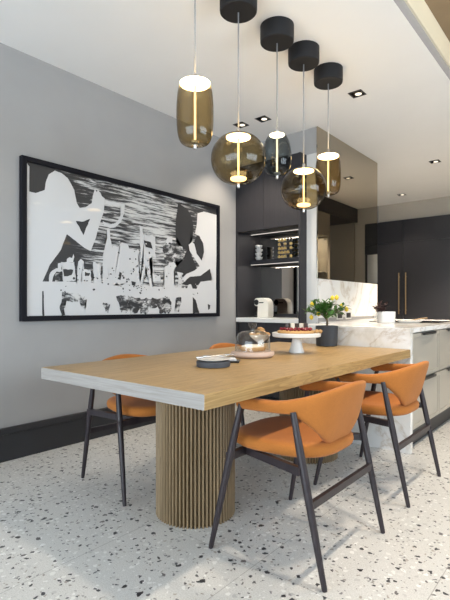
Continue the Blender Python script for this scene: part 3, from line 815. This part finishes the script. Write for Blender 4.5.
# ------------------------------------------------------------------ things on the table
# round slate board with a white plate and cutlery
t = tag(finish('round_trivet', lathe_b := (lambda: (lambda b: (lathe(b, [(.082, 0), (.0865, .003), (.0875, .026), (.084, .029)], 48), b)[1])(B()))(), M['slate'], None, (-1.560, 1.775, TZ), (0, 0, 0), True, 40),
        'round dark slate-blue trivet under the white plate', 'trivet')
b = B(); lathe(b, [(.05, 0), (.056, .002), (.086, .010), (.087, .012), (.084, .013), (.058, .006), (.02, .005)], 48)
tag(finish('dinner_plate', b, M['white'], None, (-1.560, 1.775, TZ+.0291), (0, 0, 0), True, 50), 'white plate lying on the round dark trivet', 'plate')
def fork(name, label, loc, rz, tines):
    b = B()
    tube(b, [(-.085, 0, .004), (-.03, 0, .006), (.03, 0, .010), (.045, 0, .009)], [.0055, .0035, .003, .006], 8)
    if tines:
        for k in range(4): tube(b, [(.043, -.006+.004*k, .009), (.065, -.0065+.0043*k, .007), (.084, -.006+.004*k, .013)], [.0018, .0015, .001], 6)
    else:
        ball(b, (.064, 0, .010), .017, 1.4, .8, .28)
    return tag(finish(name, b, M['silver'], None, loc, (0, 0, rz), True), label, 'cutlery', 'cutlery on the white plate')
fork('dessert_fork', 'silver fork resting on the white plate', (-1.565, 1.775, TZ+.042), .95, True)
fork('dessert_spoon', 'silver spoon resting across the white plate', (-1.565, 1.825, TZ+.044), .95, False)
b = B(); box(b, (-.07, -.05, 0), (.07, .05, .010), .003)
tag(finish('serving_slate', b, M['black'], None, (-1.625, 1.965, TZ), (0, 0, .6)), 'small black slate half hidden behind the round trivet', 'board')
b = B(); box(b, (-.05, -.035, 0), (.05, .035, .006), .002); box(b, (-.048, -.033, .006), (.045, .03, .012), .002)
tag(finish('folded_napkin', b, M['napkin'], None, (-1.622, 1.963, TZ+.0101), (0, 0, .75)), 'folded white napkin on the small black slate', 'napkin')

# glass dome on its board, with a tart inside
DX, DY = -1.668, 2.262
b = B(); lathe(b, [(.112, 0), (.120, .003), (.131, .014), (.132, .026), (.128, .035), (.10, .037)], 56)
tag(finish('cake_board', b, M['blush'], None, (DX, DY, TZ), (0, 0, 0), True, 40), 'round pinkish board under the glass cake dome', 'board')
t = thing('cake_dome', 'clear glass cake dome with a clear knob, covering a small tart', 'cake dome', (DX, DY, TZ+.0371))
b = B(); pr_ = [(.108, 0), (.107, .04), (.103, .075), (.092, .100), (.070, .116), (.040, .123), (.012, .125)]
lathe(b, pr_, 56, cap0=False, cap1=False); finish('dome', b, M['clear'], t, smooth=True)
b = B(); lathe(b, [(.012, .124), (.011, .134), (.022, .150), (.026, .166), (.024, .170), (.016, .171)], 28); finish('knob', b, M['clear'], t, smooth=True, auto=40)
b = B(); lathe(b, [(.109, 0), (.111, .003), (.109, .006)], 56, cap0=False, cap1=False); finish('rim', b, M['clear'], t, smooth=True)
t = thing('fruit_tart', 'small pale tart under the glass dome', 'tart', (DX, DY, TZ+.0371))
b = B(); rings = []
for r, z in ((.066, 0), (.074, .004), (.080, .024), (.076, .027), (.07, .024)):
    rings.append([(r*(1+.02*math.cos(18*2*PI*j/72))*math.cos(2*PI*j/72), r*(1+.02*math.cos(18*2*PI*j/72))*math.sin(2*PI*j/72), z) for j in range(72)])
loops(b, rings); finish('crust', b, M['crust'], t, smooth=True)
b = B(); vs = lathe(b, [(.071, .022), (.066, .031), (.045, .036), (.015, .036)], 32); finish('filling', b, M['creamtop'], t, smooth=True)

# footed bowl with cookies behind the dome
t = thing('footed_bowl', 'white footed bowl of cookies behind the glass dome', 'bowl', (-1.951, 2.735, TZ))
b = B(); lathe(b, [(.040, 0), (.042, .004), (.018, .014), (.014, .040), (.03, .052), (.065, .082), (.078, .102), (.075, .103), (.06, .084), (.02, .06)], 40); finish('bowl', b, M['white'], t, smooth=True, auto=50)
cookie0 = None
cs = [(-.038, -.03, .096), (.012, -.042, .097), (.045, .0, .098), (.0, .012, .090), (-.03, .036, .097), (.028, .042, .098), (-.012, -.012, .116), (.026, -.008, .118), (-.002, .028, .117), (.006, .002, .136)]
for i, (x, y, z) in enumerate(cs):
    if cookie0 is None:
        b = B(); vs = ball(b, (0, 0, 0), .026, 1.05, .95, .52, 3)
        for v in vs: v.co *= 1 + random.uniform(-.09, .09)
        cookie0 = tag(finish('cookie', b, M['crust'], None, smooth=True), 'golden brown cookie piled in the white footed bowl', 'cookie', 'cookies in the footed bowl'); o = cookie0
    else:
        o = cookie0.copy(); COL.objects.link(o)
    o.location = (-1.951+x*1.08, 2.735+y*1.08, TZ+z+.006); o.rotation_euler = (random.uniform(-.4, .4), random.uniform(-.4, .4), random.uniform(0, 6))

# cake stand with a berry tart
SX, SY = -1.588, 2.64
t = thing('cake_stand', 'white footed cake stand carrying the berry tart', 'cake stand', (SX, SY, TZ))
b = B(); lathe(b, [(.046, 0), (.050, .004), (.049, .012), (.040, .040), (.031, .075), (.026, .100), (.030, .108)], 48); finish('foot', b, M['white'], t, smooth=True, auto=40)
b = B(); lathe(b, [(.03, .104), (.148, .106), (.158, .110), (.160, .132), (.157, .1345), (.154, .131), (.05, .130)], 64); finish('plate', b, M['white'], t, smooth=True, auto=40)
zt_ = TZ+.1311
b = B(); rings = []
for r, z in ((.118, 0), (.124, .004), (.126, .014), (.118, .018), (.05, .018)):
    rings.append([(r*math.cos(2*PI*j/60)*(1+.012*math.sin(7*j)), r*math.sin(2*PI*j/60)*(1+.012*math.sin(7*j)), z) for j in range(60)])
loops(b, rings); tag(finish('berry_tart', b, M['crust'], None, (SX, SY, zt_), (0, 0, 0), True), 'flat tart on the white cake stand', 'tart')
b0 = None; placed = []
tries = 0
while len(placed) < 34 and tries < 4000:
    tries += 1
    a_ = random.uniform(0, 2*PI); r = .108*math.sqrt(random.random()); x, y = r*math.cos(a_), r*math.sin(a_)
    if any((x-q[0])**2+(y-q[1])**2 < .031**2 for q in ((-.083, .022), (-.058, .043), (-.034, .063), (-.010, .083), (.012, .098))): continue
    if all((x-q[0])**2+(y-q[1])**2 > .0205**2 for q in placed): placed.append((x, y))
for x, y in placed:
    if b0 is None:
        b = B(); vs = ball(b, (0, 0, 0), .0105, 1, 1, .95, 2)
        b0 = tag(finish('berry', b, M['berry'], None, smooth=True), 'dark red berry on the tart on the cake stand', 'berry', 'berries on the tart'); o = b0
    else: o = b0.copy(); COL.objects.link(o)
    o.location = (SX+x, SY+y, zt_+.0275)
cubes = [(-.083, .022, 'c'), (-.058, .043, 'w'), (-.034, .063, 'c'), (-.010, .083, 'w'), (.012, .098, 'c')]
cl = {0: 'dark chocolate cube at the cookie bowl end of the tart', 1: 'white cake cube on the cookie bowl side of the middle chocolate cube', 2: 'dark chocolate cube in the middle of the tart', 3: 'white cake cube on the lemon tree side of the middle chocolate cube', 4: 'dark chocolate cube at the lemon tree end of the tart'}
for i, (x, y, k) in enumerate(cubes):
    b = B(); box(b, (-.0135, -.0135, 0), (.0135, .0135, .044), .003)
    tag(finish('petit_four', b, M['choc'] if k == 'c' else M['creamtop'], None, (SX+x, SY+y, zt_+.0182), (0, 0, .4+i*.5)), cl[i], 'cake cube', 'cake cubes on the tart')
b = B(); ball(b, (0, 0, .014), .015, 1, 1, .95); ball(b, (.02, .012, .013), .014, 1, 1, .95)
tag(finish('cookie_piece', b, M['crust'], None, (SX+.132, SY+.032, TZ+.1320), (0, 0, 0), True), 'small golden pastry at the rim of the cake stand by the lemon tree', 'pastry')

# lemon tree
LX, LY = -1.690, 3.262
t = thing('lemon_tree', 'small lemon tree with yellow fruit in a matt anthracite pot', 'potted plant', (LX, LY, TZ))
b = B(); lathe(b, [(.076, 0), (.081, .004), (.086, .15), (.0855, .156), (.080, .156), (.078, .135), (.02, .133)], 48); finish('pot', b, M['pot'], t, smooth=True, auto=40)
b = B(); lathe(b, [(.076, .13), (.074, .142), (.03, .146)], 32); finish('soil', b, M['soil'], t)
b = B(); tube(b, [(0, 0, .13), (.004, .002, .19), (-.004, 0, .23)], [.009, .008, .007], 10)
cen = Vector((0, 0, .275)); tips = []
for k in range(24):
    d = rdir(4, 78); d.z *= .85; L_ = random.uniform(.095, .165)
    tip = Vector((-.004, 0, .215)) + Vector((d.x*L_*1.12, d.y*L_*1.12, d.z*L_*1.05 + .015)); tips.append((tip, d))
    tube(b, [(-.004, 0, .205+.001*k), Vector((-.004, 0, .215)).lerp(tip, .5)+Vector((0, 0, .012)), tip], [.004, .0028, .0016], 6)
finish('trunk', b, M['bark'], t, smooth=True)
b = B()
for tip, d in tips:
    root = Vector((-.004, 0, .215))
    for j in range(15):
        p = root.lerp(tip, random.uniform(.45, 1.0))
        leaf(b, p, (d*.6 + rdir(-30, 60)).normalized(), random.uniform(.038, .062), random.uniform(.020, .030), curl=random.uniform(.05, .35))
finish('foliage', b, M['leaf'], t)
vis = Vector((.42, -.89, 0))
lem = [(.090, .070, .310), (.036, .024, .372), (.062, .046, .376), (-.090, -.070, .322), (-.090, -.080, .222), (-.035, -.065, .250), (.118, .10, .285)]
for x, y, z in lem:
    b = B(); lathe(b, [(.0, -.021), (.004, -.019), (.013, -.012), (.0165, 0), (.0135, .011), (.005, .018), (.003, .021), (0, .022)], 18, (x, y, z)); finish('lemon', b, M['lemon'], t, smooth=True)

# ------------------------------------------------------------------ light
w_ = bpy.data.worlds.new('daylight'); sc.world = w_; w_.use_nodes = True
bg = w_.node_tree.nodes['Background']; bg.inputs[0].default_value = (.74, .86, 1.0, 1); bg.inputs[1].default_value = WORLD
pl = bpy.data.lights.new('window_portal', 'AREA'); pl.shape = 'RECTANGLE'; pl.size = 4.7; pl.size_y = 2.4; pl.cycles.is_portal = True
po = bpy.data.objects.new('window_portal', pl); COL.objects.link(po); po.location = (-.6, YB-.15, 1.22); po.rotation_euler = (PI/2, 0, 0)
pl = bpy.data.lights.new('added_window_portal', 'AREA'); pl.shape = 'RECTANGLE'; pl.size = 3.25; pl.size_y = 1.5; pl.cycles.is_portal = True  # portal for the added side window
po = bpy.data.objects.new('added_window_portal', pl); COL.objects.link(po); po.location = (XR+.16, 2.43, 1.65); po.rotation_euler = (PI/2, 0, PI/2)
L = bpy.data.lights.new('recess_fill_light', 'AREA'); L.shape = 'RECTANGLE'; L.size = .05; L.size_y = 5.0; L.energy = 3.5; L.color = (1, .88, .68)  # added unseen fill that brightens the cream recess face
o = bpy.data.objects.new('recess_fill_light', L); COL.objects.link(o); o.location = (-.50, 2.3, 3.0); o.rotation_euler = (0, PI/2, 0)
def spot(x, y, z, e, ang=75, tx=None, ty=None, col=(1, .87, .70), rad=.03, blend=.6):
    if z > 3: rad = .07
    L = bpy.data.lights.new('downlight_or_fill_beam', 'SPOT'); L.energy = e; L.color = col; L.spot_size = math.radians(ang); L.spot_blend = blend; L.shadow_soft_size = rad
    o = bpy.data.objects.new('downlight_or_fill_beam', L); COL.objects.link(o); o.location = (x, y, z)
    d = Vector(((tx if tx is not None else x)-x, (ty if ty is not None else y)-y, -z))
    o.rotation_euler = d.to_track_quat('-Z', 'Y').to_euler()
for x, y, z, e, ang, tx, ty in SPOTS: spot(x, y, z, e, ang, tx, ty)

# ------------------------------------------------------------------ camera
cd = bpy.data.cameras.new('camera'); co = bpy.data.objects.new('camera', cd); COL.objects.link(co)
cd.sensor_fit = 'HORIZONTAL'; cd.sensor_width = 36; cd.lens = 460/450*36; cd.shift_y = 6/450
cd.clip_start = .02
co.location = (0, 0, 1.06); co.rotation_euler = (PI/2, 0, math.atan(384/460))
sc.camera = co
vs_ = sc.view_settings
sc.display_settings.display_device = 'sRGB'
vs_.view_transform = 'Standard'; vs_.look = 'None'; vs_.gamma = 1; vs_.use_curve_mapping = False
vs_.exposure = EXPO
sc.cycles.max_bounces = 10; sc.cycles.transparent_max_bounces = 16; sc.cycles.glossy_bounces = 5
sc.cycles.sample_clamp_indirect = 6; sc.cycles.caustics_reflective = False; sc.cycles.caustics_refractive = False
